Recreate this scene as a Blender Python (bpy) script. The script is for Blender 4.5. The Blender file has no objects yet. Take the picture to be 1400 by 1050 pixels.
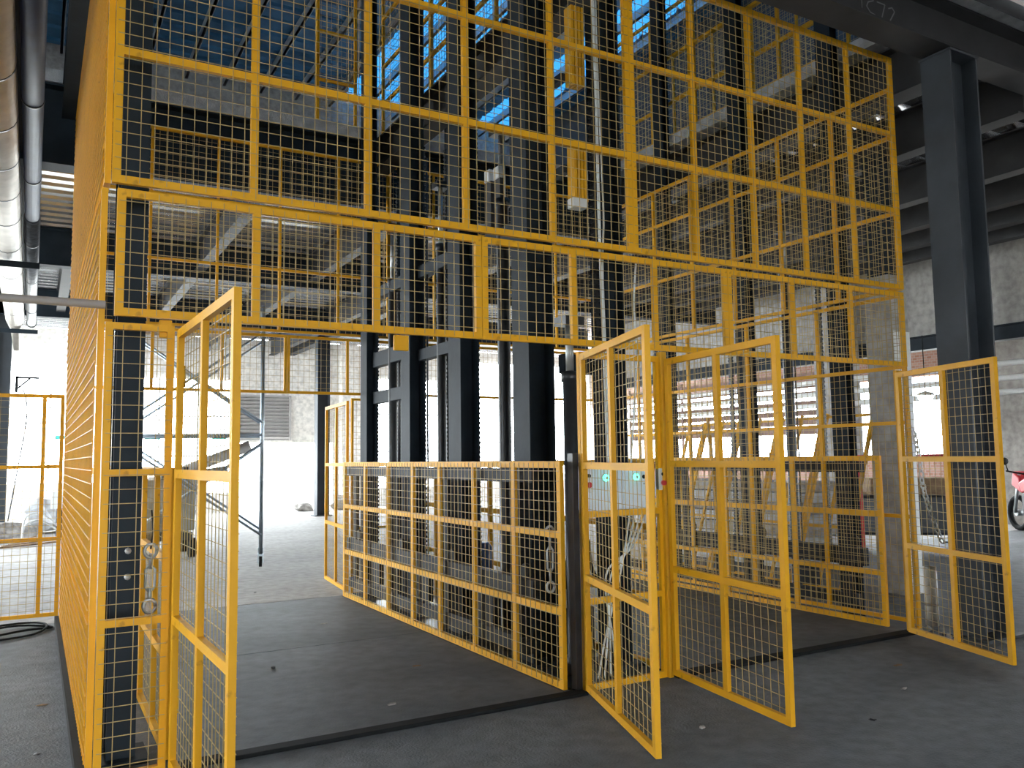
import bpy, bmesh, math, random
from mathutils import Vector, Matrix
random.seed(7)
S = bpy.context.scene
COL = S.collection
R = math.radians
PI = math.pi

# ------------------------------------------------------------------ camera, sky, exposure
CAM_F, CAM_YAW, CAM_PITCH, CAM_ROLL = 1143.82, 0.51822, 0.08725, -0.01372
CAM_LOC = Vector((-0.3403, -4.5226, 1.5))
fw = Vector((math.sin(CAM_YAW)*math.cos(CAM_PITCH), math.cos(CAM_YAW)*math.cos(CAM_PITCH), math.sin(CAM_PITCH)))
r0 = Vector((math.cos(CAM_YAW), -math.sin(CAM_YAW), 0)); u0 = r0.cross(fw)
rr = math.cos(CAM_ROLL)*r0 + math.sin(CAM_ROLL)*u0; uu = -math.sin(CAM_ROLL)*r0 + math.cos(CAM_ROLL)*u0
cam = bpy.data.cameras.new('camera'); cam.sensor_width = 36; cam.lens = CAM_F/1400*36
cam.clip_start = 0.05; cam.clip_end = 300
co = bpy.data.objects.new('camera', cam); COL.objects.link(co)
co.matrix_world = Matrix(((rr.x, uu.x, -fw.x, CAM_LOC.x), (rr.y, uu.y, -fw.y, CAM_LOC.y), (rr.z, uu.z, -fw.z, CAM_LOC.z), (0, 0, 0, 1)))
S.camera = co

W = bpy.data.worlds.new('sky'); S.world = W; W.use_nodes = True
bg = W.node_tree.nodes['Background']; bg.inputs['Color'].default_value = (0.88, 0.96, 1.0, 1); bg.inputs['Strength'].default_value = 21.0
S.view_settings.view_transform = 'Standard'; S.view_settings.look = 'None'
S.view_settings.exposure = 0.0; S.view_settings.gamma = 1.0; S.view_settings.use_curve_mapping = False
try:
    S.cycles.max_bounces = 8; S.cycles.diffuse_bounces = 4; S.cycles.glossy_bounces = 4
    S.cycles.transparent_max_bounces = 12; S.cycles.sample_clamp_indirect = 6
except Exception:
    pass

# ------------------------------------------------------------------ materials
def nodes(name):
    m = bpy.data.materials.new(name); m.use_nodes = True
    nt = m.node_tree
    return m, nt, nt.nodes['Principled BSDF']
def mat(name, col, rough=0.6, metal=0.0, var=0.15, scale=6.0, bump=0.0, bscale=40.0, spec=0.5, stretch=None):
    m, nt, b = nodes(name)
    b.inputs['Roughness'].default_value = rough; b.inputs['Metallic'].default_value = metal
    b.inputs['Specular IOR Level'].default_value = spec
    tc = nt.nodes.new('ShaderNodeTexCoord')
    src = tc.outputs['Object']
    if stretch:
        mp = nt.nodes.new('ShaderNodeMapping'); mp.inputs['Scale'].default_value = stretch
        nt.links.new(src, mp.inputs['Vector']); src = mp.outputs['Vector']
    n = nt.nodes.new('ShaderNodeTexNoise'); n.inputs['Scale'].default_value = scale; n.inputs['Detail'].default_value = 5
    nt.links.new(src, n.inputs['Vector'])
    r = nt.nodes.new('ShaderNodeValToRGB')
    r.color_ramp.elements[0].position = 0.3; r.color_ramp.elements[1].position = 0.7
    r.color_ramp.elements[0].color = tuple(c*(1-var) for c in col) + (1,)
    r.color_ramp.elements[1].color = tuple(min(1, c*(1+var)) for c in col) + (1,)
    nt.links.new(n.outputs['Fac'], r.inputs['Fac']); nt.links.new(r.outputs['Color'], b.inputs['Base Color'])
    if bump:
        n2 = nt.nodes.new('ShaderNodeTexNoise'); n2.inputs['Scale'].default_value = bscale; n2.inputs['Detail'].default_value = 4
        nt.links.new(src, n2.inputs['Vector'])
        bp = nt.nodes.new('ShaderNodeBump'); bp.inputs['Strength'].default_value = bump; bp.inputs['Distance'].default_value = 0.02
        nt.links.new(n2.outputs['Fac'], bp.inputs['Height']); nt.links.new(bp.outputs['Normal'], b.inputs['Normal'])
    return m
def emit(name, col, st):
    m, nt, b = nodes(name)
    b.inputs['Base Color'].default_value = col + (1,); b.inputs['Emission Color'].default_value = col + (1,)
    b.inputs['Emission Strength'].default_value = st
    return m
def concrete(name, base, dark, s1=0.5, rough=0.8, bump=0.25, mid=0.5):
    m, nt, b = nodes(name); N = nt.nodes.new; L = nt.links.new
    tc = N('ShaderNodeTexCoord')
    mp = N('ShaderNodeMapping'); mp.inputs['Scale'].default_value = (0.55, 1.3, 1.0); L(tc.outputs['Object'], mp.inputs['Vector'])
    n1 = N('ShaderNodeTexNoise'); n1.inputs['Scale'].default_value = s1; n1.inputs['Detail'].default_value = 8; n1.inputs['Roughness'].default_value = 0.62; L(mp.outputs['Vector'], n1.inputs['Vector'])
    n2 = N('ShaderNodeTexNoise'); n2.inputs['Scale'].default_value = 9; n2.inputs['Detail'].default_value = 8; L(tc.outputs['Object'], n2.inputs['Vector'])
    n3 = N('ShaderNodeTexNoise'); n3.inputs['Scale'].default_value = 70; n3.inputs['Detail'].default_value = 3; L(tc.outputs['Object'], n3.inputs['Vector'])
    r1 = N('ShaderNodeValToRGB'); e = r1.color_ramp.elements
    e[0].position = 0.32; e[0].color = dark + (1,); e[1].position = 0.68; e[1].color = base + (1,); L(n1.outputs['Fac'], r1.inputs['Fac'])
    mx = N('ShaderNodeMix'); mx.data_type = 'RGBA'; mx.blend_type = 'MULTIPLY'; mx.inputs['Factor'].default_value = 0.55
    r2 = N('ShaderNodeValToRGB'); r2.color_ramp.elements[0].position = 0.3; r2.color_ramp.elements[0].color = (0.42, 0.42, 0.42, 1); r2.color_ramp.elements[1].position = 0.62
    L(n2.outputs['Fac'], r2.inputs['Fac']); L(r1.outputs['Color'], mx.inputs[6]); L(r2.outputs['Color'], mx.inputs[7])
    L(mx.outputs[2], b.inputs['Base Color'])
    ad = N('ShaderNodeMath'); ad.operation = 'ADD'; L(n2.outputs['Fac'], ad.inputs[0]); L(n3.outputs['Fac'], ad.inputs[1])
    bp = N('ShaderNodeBump'); bp.inputs['Strength'].default_value = bump; bp.inputs['Distance'].default_value = 0.02
    L(ad.outputs[0], bp.inputs['Height']); L(bp.outputs['Normal'], b.inputs['Normal'])
    b.inputs['Roughness'].default_value = rough
    return m
def brick_mat(name):
    m, nt, b = nodes(name); N = nt.nodes.new; L = nt.links.new
    tc = N('ShaderNodeTexCoord'); sp = N('ShaderNodeSeparateXYZ'); cb = N('ShaderNodeCombineXYZ')
    L(tc.outputs['Object'], sp.inputs[0]); L(sp.outputs['Y'], cb.inputs['X']); L(sp.outputs['Z'], cb.inputs['Y'])
    t = N('ShaderNodeTexBrick'); t.inputs['Scale'].default_value = 4
    t.inputs['Color1'].default_value = (0.33, 0.16, 0.11, 1); t.inputs['Color2'].default_value = (0.42, 0.25, 0.19, 1); t.inputs['Mortar'].default_value = (0.4, 0.36, 0.33, 1)
    L(cb.outputs[0], t.inputs['Vector']); L(t.outputs['Color'], b.inputs['Base Color'])
    b.inputs['Roughness'].default_value = 0.9
    return m
def paint_worn(name, col, rust=(0.16, 0.07, 0.02)):
    m, nt, b = nodes(name); N = nt.nodes.new; L = nt.links.new
    tc = N('ShaderNodeTexCoord')
    n1 = N('ShaderNodeTexNoise'); n1.inputs['Scale'].default_value = 3.0; n1.inputs['Detail'].default_value = 4; L(tc.outputs['Object'], n1.inputs['Vector'])
    r1 = N('ShaderNodeValToRGB'); e = r1.color_ramp.elements
    e[0].position = 0.3; e[0].color = tuple(c*0.86 for c in col) + (1,); e[1].position = 0.7; e[1].color = col + (1,)
    L(n1.outputs['Fac'], r1.inputs['Fac'])
    n2 = N('ShaderNodeTexNoise'); n2.inputs['Scale'].default_value = 14; n2.inputs['Detail'].default_value = 7; L(tc.outputs['Object'], n2.inputs['Vector'])
    r2 = N('ShaderNodeValToRGB'); r2.color_ramp.elements[0].position = 0.66; r2.color_ramp.elements[0].color = (0, 0, 0, 1); r2.color_ramp.elements[1].position = 0.78; r2.color_ramp.elements[1].color = (0.7, 0.7, 0.7, 1)
    L(n2.outputs['Fac'], r2.inputs['Fac'])
    mx = N('ShaderNodeMix'); mx.data_type = 'RGBA'; L(r2.outputs['Color'], mx.inputs['Factor']); L(r1.outputs['Color'], mx.inputs[6]); mx.inputs[7].default_value = rust + (1,)
    L(mx.outputs[2], b.inputs['Base Color']); b.inputs['Roughness'].default_value = 0.5; b.inputs['Specular IOR Level'].default_value = 0.25
    return m
YEL = paint_worn('yellow_paint', (0.78, 0.385, 0.010))
YELW = mat('yellow_wire', (0.38, 0.27, 0.10), 0.5, 0, 0.25, 3)
YELD = paint_worn('yellow_paint_dusty', (0.70, 0.36, 0.012))
DARK = mat('dark_steel_paint', (0.012, 0.019, 0.027), 0.6, 0.0, 0.25, 4, 0.05, 30, spec=0.2)
COLM = mat('grey_column_paint', (0.046, 0.053, 0.062), 0.55, 0.0, 0.2, 3, 0.06, 30, spec=0.3)
BEAM = mat('grey_beam_paint', (0.036, 0.036, 0.038), 0.6, 0, 0.2, 3, spec=0.25)
BLACK = mat('black_rubber', (0.010, 0.011, 0.012), 0.7, 0, 0.3, 8, spec=0.15)
GREASE = mat('black_greasy_steel', (0.014, 0.016, 0.02), 0.38, 0.0, 0.4, 12)
CARR = mat('carriage_black', (0.014, 0.015, 0.017), 0.6, 0.0, 0.3, 8, spec=0.3)
PLATE = concrete('platform_plate_dusty', (0.15, 0.163, 0.176), (0.075, 0.085, 0.096), 0.9, 0.62, 0.15)
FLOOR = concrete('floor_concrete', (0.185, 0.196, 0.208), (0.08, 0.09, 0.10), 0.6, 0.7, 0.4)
FLOORR = concrete('rear_floor_concrete', (0.40, 0.38, 0.36), (0.27, 0.26, 0.25), 0.45, 0.75, 0.3)  # paler than FLOOR: part of the rear hall's brightness is in this colour
YARD = concrete('yard_concrete', (0.6, 0.58, 0.55), (0.5, 0.48, 0.45), 0.3, 0.9, 0.1)
CONC = concrete('wall_concrete', (0.50, 0.48, 0.45), (0.33, 0.31, 0.29), 0.7, 0.9, 0.2)
CREAM = concrete('wall_cream_plaster', (0.92, 0.89, 0.84), (0.76, 0.71, 0.65), 0.9, 0.9, 0.1)
SLAB = concrete('slab_edge_concrete', (0.55, 0.56, 0.57), (0.38, 0.39, 0.40), 1.5, 0.9, 0.3)
DECK = mat('galvanised_deck', (0.66, 0.67, 0.69), 0.2, 0.85, 0.15, 2.0)
GALV = mat('galvanised_tube', (0.32, 0.38, 0.44), 0.32, 0.8, 0.15, 8)
FOIL = mat('aluminium_cladding', (0.42, 0.39, 0.35), 0.45, 0.7, 0.15, 5, 0.25, 5)
BLUEP = mat('blue_pipe_paint', (0.010, 0.018, 0.05), 0.5, 0.0, 0.3, 6, spec=0.2)
FOILD = mat('dark_foil_wrap', (0.05, 0.06, 0.075), 0.35, 0.2, 0.5, 14, 0.6, 10)
WHITE = mat('white_paint', (0.80, 0.80, 0.78), 0.5, 0, 0.08, 6)
WHITEG = mat('grey_white_plastic', (0.62, 0.64, 0.65), 0.5, 0, 0.1, 8)
CABW = mat('cabinet_enamel', (0.66, 0.74, 0.82), 0.35, 0, 0.06, 5)
CABLE = mat('pale_cable', (0.62, 0.66, 0.66), 0.5, 0, 0.1, 10)
ROOFB = mat('blue_roof_sheet', (0.035, 0.12, 0.22), 0.5, 0.2, 0.35, 1.2)
UPW = mat('upper_wall_sheet', (0.07, 0.075, 0.08), 0.7, 0, 0.3, 1.0)
PURL = mat('grey_purlin', (0.42, 0.44, 0.46), 0.5, 0.3, 0.1, 3)
LGREEN = emit('green_lamp', (0.10, 1.0, 0.55), 4.0)
RED = mat('red_plastic', (0.55, 0.03, 0.04), 0.35, 0, 0.1, 5)
BROWN = mat('brown_slat', (0.22, 0.13, 0.10), 0.7, 0, 0.25, 4)
LOUV = mat('louvre_grey', (0.42, 0.40, 0.39), 0.5, 0.2, 0.1, 4)
MACH = mat('machine_grey', (0.34, 0.34, 0.32), 0.55, 0.1, 0.25, 4)
RUBB = mat('rubble', (0.30, 0.28, 0.26), 0.9, 0, 0.35, 12, 0.4, 20)
WOOD = mat('scrap_wood', (0.22, 0.14, 0.08), 0.85, 0, 0.3, 10)
BLUEM = mat('blue_pump_paint', (0.03, 0.07, 0.18), 0.4, 0, 0.2, 6)
STEEL = mat('bright_steel', (0.42, 0.45, 0.46), 0.4, 0.7, 0.1, 10)
CHALK = mat('chalk', (0.16, 0.165, 0.17), 0.9, 0, 0.1, 20)
TEAL = mat('teal_sign', (0.05, 0.42, 0.38), 0.5, 0, 0.05, 4)
BRICK = brick_mat('red_brick')
LAMP = emit('lamp_white', (1.0, 0.98, 0.95), 12)
def tint(name, col):
    m, nt, b = nodes(name)
    t = nt.nodes.new('ShaderNodeBsdfTransparent'); t.inputs['Color'].default_value = col + (1,)
    d = nt.nodes.new('ShaderNodeBsdfTranslucent'); d.inputs['Color'].default_value = col + (1,)
    mx = nt.nodes.new('ShaderNodeMixShader'); mx.inputs[0].default_value = 0.35
    nt.links.new(t.outputs[0], mx.inputs[1]); nt.links.new(d.outputs[0], mx.inputs[2])
    nt.links.new(mx.outputs[0], nt.nodes['Material Output'].inputs['Surface'])
    return m
SKYL = tint('blue_skylight_sheet', (0.004, 0.027, 0.062))

# ------------------------------------------------------------------ mesh helpers
class MB:
    def __init__(s): s.v = []; s.f = []; s.sm = []
    def box(s, x0, x1, y0, y1, z0, z1):
        n = len(s.v)
        s.v += [(x0,y0,z0),(x1,y0,z0),(x1,y1,z0),(x0,y1,z0),(x0,y0,z1),(x1,y0,z1),(x1,y1,z1),(x0,y1,z1)]
        for q in ((0,3,2,1),(4,5,6,7),(0,1,5,4),(1,2,6,5),(2,3,7,6),(3,0,4,7)): s.f.append(tuple(n+i for i in q)); s.sm.append(False)
        return s
    def bar(s, p, q, w, h=None, roll=0.0):
        """rectangular bar from p to q"""
        p = Vector(p); q = Vector(q); d = (q-p).normalized(); h = h or w
        a = Vector((0,0,1)) if abs(d.z) < 0.95 else Vector((0,1,0))
        x = d.cross(a).normalized(); y = x.cross(d)
        if roll: x, y = x*math.cos(roll)+y*math.sin(roll), y*math.cos(roll)-x*math.sin(roll)
        n = len(s.v)
        for c in (p, q):
            for i, j in ((-1,-1),(1,-1),(1,1),(-1,1)): s.v.append(tuple(c+x*(i*w/2)+y*(j*h/2)))
        for k in ((0,1,2,3),(7,6,5,4),(0,4,5,1),(1,5,6,2),(2,6,7,3),(3,7,4,0)): s.f.append(tuple(n+i for i in k)); s.sm.append(False)
        return s
    def tube(s, pts, r, n=8, cap=True, radii=None):
        pts = [Vector(p) for p in pts]; base = len(s.v); m = len(pts); px = None
        for i, p in enumerate(pts):
            d = (pts[min(i+1,m-1)]-pts[max(i-1,0)]).normalized()
            if px is None:
                a = Vector((0,0,1)) if abs(d.z) < 0.9 else Vector((1,0,0)); px = d.cross(a).normalized()
            else:
                px = (px - d*px.dot(d)).normalized()
            py = d.cross(px); rad = radii[i] if radii else r
            for k in range(n):
                t = 2*PI*k/n; s.v.append(tuple(p+px*(rad*math.cos(t))+py*(rad*math.sin(t))))
        for i in range(m-1):
            for k in range(n):
                a = base+i*n+k; b = base+i*n+(k+1)%n; s.f.append((a,b,b+n,a+n)); s.sm.append(True)
        if cap:
            s.f.append(tuple(base+k for k in reversed(range(n)))); s.sm.append(False)
            s.f.append(tuple(base+(m-1)*n+k for k in range(n))); s.sm.append(False)
        return s
    def lathe(s, c, prof, n=16, axis='z'):
        base = len(s.v); m = len(prof)
        for rad, h in prof:
            for k in range(n):
                t = 2*PI*k/n; a, b = rad*math.cos(t), rad*math.sin(t)
                s.v.append((c[0]+a, c[1]+b, c[2]+h) if axis == 'z' else ((c[0]+a, c[1]+h, c[2]+b) if axis == 'y' else (c[0]+h, c[1]+a, c[2]+b)))
        for i in range(m-1):
            for k in range(n):
                a = base+i*n+k; b = base+i*n+(k+1)%n; s.f.append((a,b,b+n,a+n)); s.sm.append(True)
        s.f.append(tuple(base+k for k in reversed(range(n)))); s.sm.append(False)
        s.f.append(tuple(base+(m-1)*n+k for k in range(n))); s.sm.append(False)
        return s
    def prism(s, prof, x0, x1, axis='x'):
        """closed profile (a,b) swept along axis"""
        n = len(s.v); m = len(prof)
        for x in (x0, x1):
            for a, b in prof: s.v.append((x,a,b) if axis == 'x' else ((a,x,b) if axis == 'y' else (a,b,x)))
        for k in range(m): s.f.append((n+k, n+(k+1)%m, n+m+(k+1)%m, n+m+k)); s.sm.append(False)
        s.f.append(tuple(n+k for k in reversed(range(m)))); s.f.append(tuple(n+m+k for k in range(m))); s.sm += [False, False]
        return s
    def build(s, name, m, parent=None, bevel=0):
        me = bpy.data.meshes.new(name); me.from_pydata([tuple(v) for v in s.v], [], s.f)
        me.polygons.foreach_set('use_smooth', s.sm); me.materials.append(m); me.update()
        bm = bmesh.new(); bm.from_mesh(me); bmesh.ops.recalc_face_normals(bm, faces=bm.faces); bm.to_mesh(me); bm.free()
        o = bpy.data.objects.new(name, me); COL.objects.link(o)
        if parent: o.parent = parent
        if bevel:
            b = o.modifiers.new('bevel', 'BEVEL'); b.width = bevel; b.segments = 2; b.limit_method = 'ANGLE'
        return o
def tag(o, label=None, cat=None, group=None, kind=None):
    if label: o['label'] = label
    if cat: o['category'] = cat
    if group: o['group'] = group
    if kind: o['kind'] = kind
    return o
def thing(name, label, cat, loc=(0,0,0), rz=0.0, group=None):
    o = bpy.data.objects.new(name, None); COL.objects.link(o); o.location = loc; o.rotation_euler = (0,0,rz)
    o.empty_display_size = 0.1
    return tag(o, label, cat, group)
ORD = 'first second third fourth fifth sixth seventh eighth ninth tenth eleventh twelfth thirteenth fourteenth fifteenth sixteenth seventeenth eighteenth nineteenth twentieth twenty-first twenty-second twenty-third twenty-fourth'.split()
def share(o, parent, loc=None):
    c = o.copy(); COL.objects.link(c); c.parent = parent
    if loc is not None: c.location = loc
    return c

# ------------------------------------------------------------------ structure: floor, walls, upper slab, roof
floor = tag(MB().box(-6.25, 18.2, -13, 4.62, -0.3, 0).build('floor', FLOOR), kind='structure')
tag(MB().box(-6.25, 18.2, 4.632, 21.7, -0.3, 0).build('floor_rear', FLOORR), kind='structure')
tag(MB().box(-30, 60, 21.7, 60, -0.35, -0.05).box(-30, -6.25, -30, 21.7, -0.35, -0.05).box(18.2, 60, -30, 21.7, -0.35, -0.05).box(-6.25, 18.2, -30, -13, -0.35, -0.05).build('floor_yard', YARD), kind='structure')  # pale outdoor ground, added to bounce sky light up into the hall
XW, YB = 14.0, 21.5
ZR = 12.5
def wall_with_openings(name, m, axis, pos, th, a0, a1, z0, z1, ops):
    """wall slab in boxes around its openings (a0,a1,z0,z1)"""
    b = MB(); xs = sorted({a0, a1} | {v for o in ops for v in o[:2]})
    for i in range(len(xs)-1):
        l, r = xs[i], xs[i+1]; c = (l+r)/2
        cuts = sorted([(o[2], o[3]) for o in ops if o[0] < c < o[1]]); z = z0
        for s_, e in cuts:
            if s_ > z: b.box(l, r, pos, pos+th, z, s_) if axis == 'x' else b.box(pos, pos+th, l, r, z, s_)
            z = e
        if z < z1: b.box(l, r, pos, pos+th, z, z1) if axis == 'x' else b.box(pos, pos+th, l, r, z, z1)
    return tag(b.build(name, m), kind='structure')
BOPS = [(-2.4, 1.2, 0.9, 4.3), (1.7, 4.9, 0.5, 4.0), (4.9, 7.9, 0.0, 2.05), (4.95, 6.55, 2.12, 3.5), (8.9, 11.9, 0.5, 4.2),
        (13.0, 17.6, 0.6, 4.9)]
wall_with_openings('wall_back', CREAM, 'x', YB, 0.25, -6.4, 18.3, 0, 5.2, BOPS)
wall_with_openings('wall_left', CREAM, 'y', -6.25, 0.25, -13, YB, 0, 5.2, [(-2.5, 0.6, 1.2, 3.3), (8.5, 14.8, 0.0, 5.0), (15.6, 21.2, 0.0, 5.0)])  # openings out of view, added and sized for the light they let in
wall_with_openings('wall_front', CREAM, 'x', -13.25, 0.25, -6.4, 18.3, 0, 13, [(-2.0, 2.0, 0, 3.2)])  # unseen wall added to cut light from behind the camera; doorway sets front light
wall_with_openings('wall_right_upper', UPW, 'y', 14.5, 0.25, -13, 20.6, 5.43, ZR+0.4, [(9, 18, 8.5, 9.3)])
# right hand side: plastered wall band above a lintel beam, open underneath
tag(MB().box(XW, XW+0.25, -2.0, 14.4, 3.62, 5.2).build('wall_right', CONC), kind='structure')
tag(MB().box(18.0, 18.25, -13, 5.2, 2.15, 5.2).box(18.0, 18.25, 5.2, 21.5, 3.3, 5.2).box(18.0, 18.25, -13, 21.5, 0, 1.3).build('wall_brick', BRICK), kind='structure')

# upper slab: back field, right field, front field, all with profiled sheet below
tag(MB().box(-6, 14.2, 4.72, YB+0.2, 5.3, 5.43).box(6.36, 14.2, -0.2, 4.72, 5.3, 5.43).box(14.2, 18.4, -13, YB+0.2, 5.3, 5.43).box(-6, 14.2, -13, -0.2, 5.3, 5.43).build('ceiling', SLAB), kind='structure')
def deck(name, x0, x1, y0, y1, pitch=0.31):
    b = MB(); y = y0
    zt, zb = 5.298, 5.215
    prof = []
    while y < y1-0.01:
        for dy, z in ((0, zt), (0.045, zb), (0.185, zb), (0.23, zt)):
            prof.append((min(y+dy, y1), z))
        y += pitch
    n = 0
    for a, z in prof:
        b.v += [(x0, a, z), (x1, a, z)]
    for i in range(len(prof)-1): b.f.append((2*i, 2*i+1, 2*i+3, 2*i+2)); b.sm.append(False)
    o = b.build(name, DECK); return tag(o, kind='structure')
deck('ceiling_deck_rear', -6, 14.2, 4.9, YB)
deck('ceiling_deck_side', 6.62, 14.2, -0.2, 4.7)
deck('ceiling_deck_front', -6, 14.2, -8, -0.62)
deck('ceiling_deck_far', 14.2, 18.2, -8, YB)

# roof of the upper storey: blue sheet with translucent strips, purlins along the depth
ZR = 12.5
def roof_sheet(x0, x1, name, m):
    b = MB(); ys = []
    y = -13.0; prof = []
    while y < 21.0:
        prof += [(y, ZR+0.30), (y+0.06, ZR+0.36), (y+0.14, ZR+0.36), (y+0.20, ZR+0.30)]; y += 0.75
    for a, z in prof: b.v += [(x0, a, z), (x1, a, z)]
    for i in range(len(prof)-1): b.f.append((2*i, 2*i+1, 2*i+3, 2*i+2)); b.sm.append(False)
    return tag(b.build(name, m), kind='structure')
roof_sheet(-6.4, 7.7, 'ceiling_roof_left', ROOFB)
roof_sheet(7.7, 10.4, 'ceiling_skylight', SKYL)
roof_sheet(10.4, 12.3, 'ceiling_roof_middle', ROOFB)
roof_sheet(12.3, 13.6, 'ceiling_skylight_narrow', SKYL)
roof_sheet(13.6, 15.2, 'ceiling_roof_right', ROOFB)
k = 0; x = -5.35
while x < 14.4:
    o = MB().box(-0.035, 0.035, -13, 20.5, 0.06, 0.29).box(-0.035, 0.05, -13, 20.5, 0.06, 0.075).build('roof_purlin', PURL)
    o.location = (x, 0, ZR)
    tag(o, 'grey roof purlin under the blue sheet, %s from the left wall' % ORD[k], 'purlin', 'roof purlins', kind=None)
    x += 1.06; k += 1
UOPS = [(7, 11, 6.4, 7.6)]
wall_with_openings('wall_back_upper', CONC, 'x', 20.4, 0.25, -6.4, 14.6, 5.43, ZR+0.4, UOPS)
wall_with_openings('wall_left_upper', CONC, 'y', -6.65, 0.25, -13, 20.6, 5.43, ZR+0.4, [(6, 12, 6.4, 7.6)])

# ------------------------------------------------------------------ steel frame
def ibeam(name, label, p, q, h, w, m, tf=0.02, tw=0.012, cat='beam', group=None):
    """horizontal I beam; p,q give its axis at the BOTTOM of the lower flange"""
    p = Vector(p); q = Vector(q); L = (q-p).length; rz = math.atan2(q.y-p.y, q.x-p.x)
    t = thing(name, label, cat, p, rz, group)
    MB().box(0, L, -w/2, w/2, 0, tf).build('flange', m, t)
    MB().box(0, L, -w/2, w/2, h-tf, h).build('flange', m, t)
    MB().box(0, L, -tw/2, tw/2, tf, h-tf).build('web', m, t)
    return t
def hcol(name, label, x, y, z0, z1, dx, dy, m, web='x', tf=0.018, tw=0.012, cat='column', base=False, group=None):
    t = thing(name, label, cat, (x, y, z0), 0, group); H = z1-z0
    if web == 'x':
        for sgn in (-1, 1):
            a, b = sorted((sgn*dx/2, sgn*(dx/2-tf))); MB().box(a, b, -dy/2, dy/2, 0, H).build('flange', m, t)
        MB().box(-dx/2+tf, dx/2-tf, -tw/2, tw/2, 0, H).build('web', m, t)
    else:
        for sgn in (-1, 1):
            a, b = sorted((sgn*dy/2, sgn*(dy/2-tf))); MB().box(-dx/2, dx/2, a, b, 0, H).build('flange', m, t)
        MB().box(-tw/2, tw/2, -dy/2+tf, dy/2-tf, 0, H).build('web', m, t)
    if base: MB().box(-dx/2-0.06, dx/2+0.06, -dy/2-0.06, dy/2+0.06, 0, 0.025).build('base_plate', m, t)
    return t
bc = hcol('steel_column', 'big dark grey steel column behind the rightmost open door leaf', 6.40, -0.37, 0, 4.85, 0.38, 0.27, COLM, 'x', 0.02, base=True)
MB().box(-0.2, 0.2, -0.145, 0.145, 4.85, 4.868).build('cap_plate', COLM, bc)
hcol('steel_column', 'dark grey steel column standing far behind the left lift near the white doorway', 6.43, 17.8, 0, 5.2, 0.34, 0.3, COLM, 'x', base=True)
hcol('steel_column', 'grey steel column at the left edge under the pipe ends', -0.98, 15.7, 0, 5.2, 0.32, 0.3, COLM, 'x', base=True)
hcol('steel_column', 'steel column at the far end of the plastered right wall', 13.8, 14.6, 0, 5.2, 0.3, 0.3, COLM, 'x', base=True)
hcol('steel_column', 'teal grey steel column beyond the white pillar', 12.9, 3.9, 0, 5.2, 0.25, 0.25, DARK, 'x', base=True)
ibeam('steel_beam', 'deep dark beam above the front of the cage with chalk marks', (-6, -0.37, 4.885), (14, -0.37, 4.885), 0.40, 0.27, BEAM)
ibeam('steel_beam', 'dark edge beam under the upper slab behind the left lift', (-6, 4.86, 4.47), (6.25, 4.86, 4.47), 0.82, 0.26, DARK)
ibeam('steel_beam', 'dark cross beam under the deck, first behind the lifts', (-6, 10.35, 4.6), (13.8, 10.35, 4.6), 0.6, 0.24, DARK)
ibeam('steel_beam', 'dark cross beam under the deck, second behind the lifts', (-6, 15.7, 4.6), (13.8, 15.7, 4.6), 0.6, 0.24, DARK)
ibeam('steel_beam', 'dark floor beam along the right side of the second lift', (6.50, -0.2, 4.75), (6.50, 21.4, 4.75), 0.46, 0.24, BEAM)
for i, xx in enumerate((2.0, 3.95)):
    ibeam('deck_joist', ['grey deck joist behind the left lift, left of two in the near bay', 'grey deck joist behind the left lift, right of two in the near bay'][i], (xx, 5.0, 4.72), (xx, 10.22, 4.72), 0.48, 0.17, BEAM, group='deck joists')
for i, xx in enumerate((0.05, 2.0, 3.95, 5.9)):
    ibeam('deck_joist', 'grey deck joist in the far bay behind the lifts, %s from the left' % ORD[i], (xx, 10.48, 4.72), (xx, 15.56, 4.72), 0.48, 0.17, BEAM, group='deck joists')
for i, xx in enumerate((2.0, 3.95, 5.9)):
    ibeam('deck_joist', 'grey deck joist beyond the second cross beam, %s from the left' % ORD[i], (xx, 15.84, 4.72), (xx, 21.4, 4.72), 0.48, 0.17, BEAM, group='deck joists')
for i, xx in enumerate((7.85, 9.5, 10.7, 11.7, 12.55)):
    ibeam('deck_joist', 'dark deck joist to the right of the big column, %s going right' % ORD[i], (xx, -0.2, 4.72), (xx, 10.2, 4.72), 0.48, 0.2, BEAM, group='deck joists')
ibeam('steel_beam', 'dark lintel beam below the plastered wall on the right', (13.88, -2, 3.36), (13.88, 14.4, 3.36), 0.26, 0.22, DARK)
ibeam('steel_beam', 'dark box beam over the left side of the cage, ending above the pipes', (-0.135, -0.2, 4.93), (-0.135, 4.7, 4.93), 0.37, 0.15, DARK)
ibeam('steel_beam', 'dark beam running between the two lift shafts at upper floor level', (3.10, 0.15, 4.85), (3.10, 4.7, 4.85), 0.36, 0.2, BEAM)
# chalk scribble on the front beam web (only strokes are legible: a slashed mark, then C72)
ck = thing('chalk_mark', 'faint chalk scribble on the web of the front beam', 'chalk mark', (5.0, -0.378, 5.0))
strokes = [[(0,.16),(0,.05)], [(.06,.16),(.03,.05)], [(.12,.10),(.22,.10)], [(.28,.17),(.28,.03)], [(.43,.13),(.36,.10),(.34,.06),(.38,.02),(.44,.01)],
           [(.47,.13),(.57,.13),(.52,0)], [(.61,.11),(.66,.13),(.69,.10),(.62,0),(.71,0)]]
for st in strokes:
    b = MB()
    for i in range(len(st)-1): b.bar((st[i][0], 0, st[i][1]), (st[i+1][0], 0, st[i+1][1]), 0.003, 0.01)
    b.build('chalk_stroke', CHALK, ck)

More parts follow.
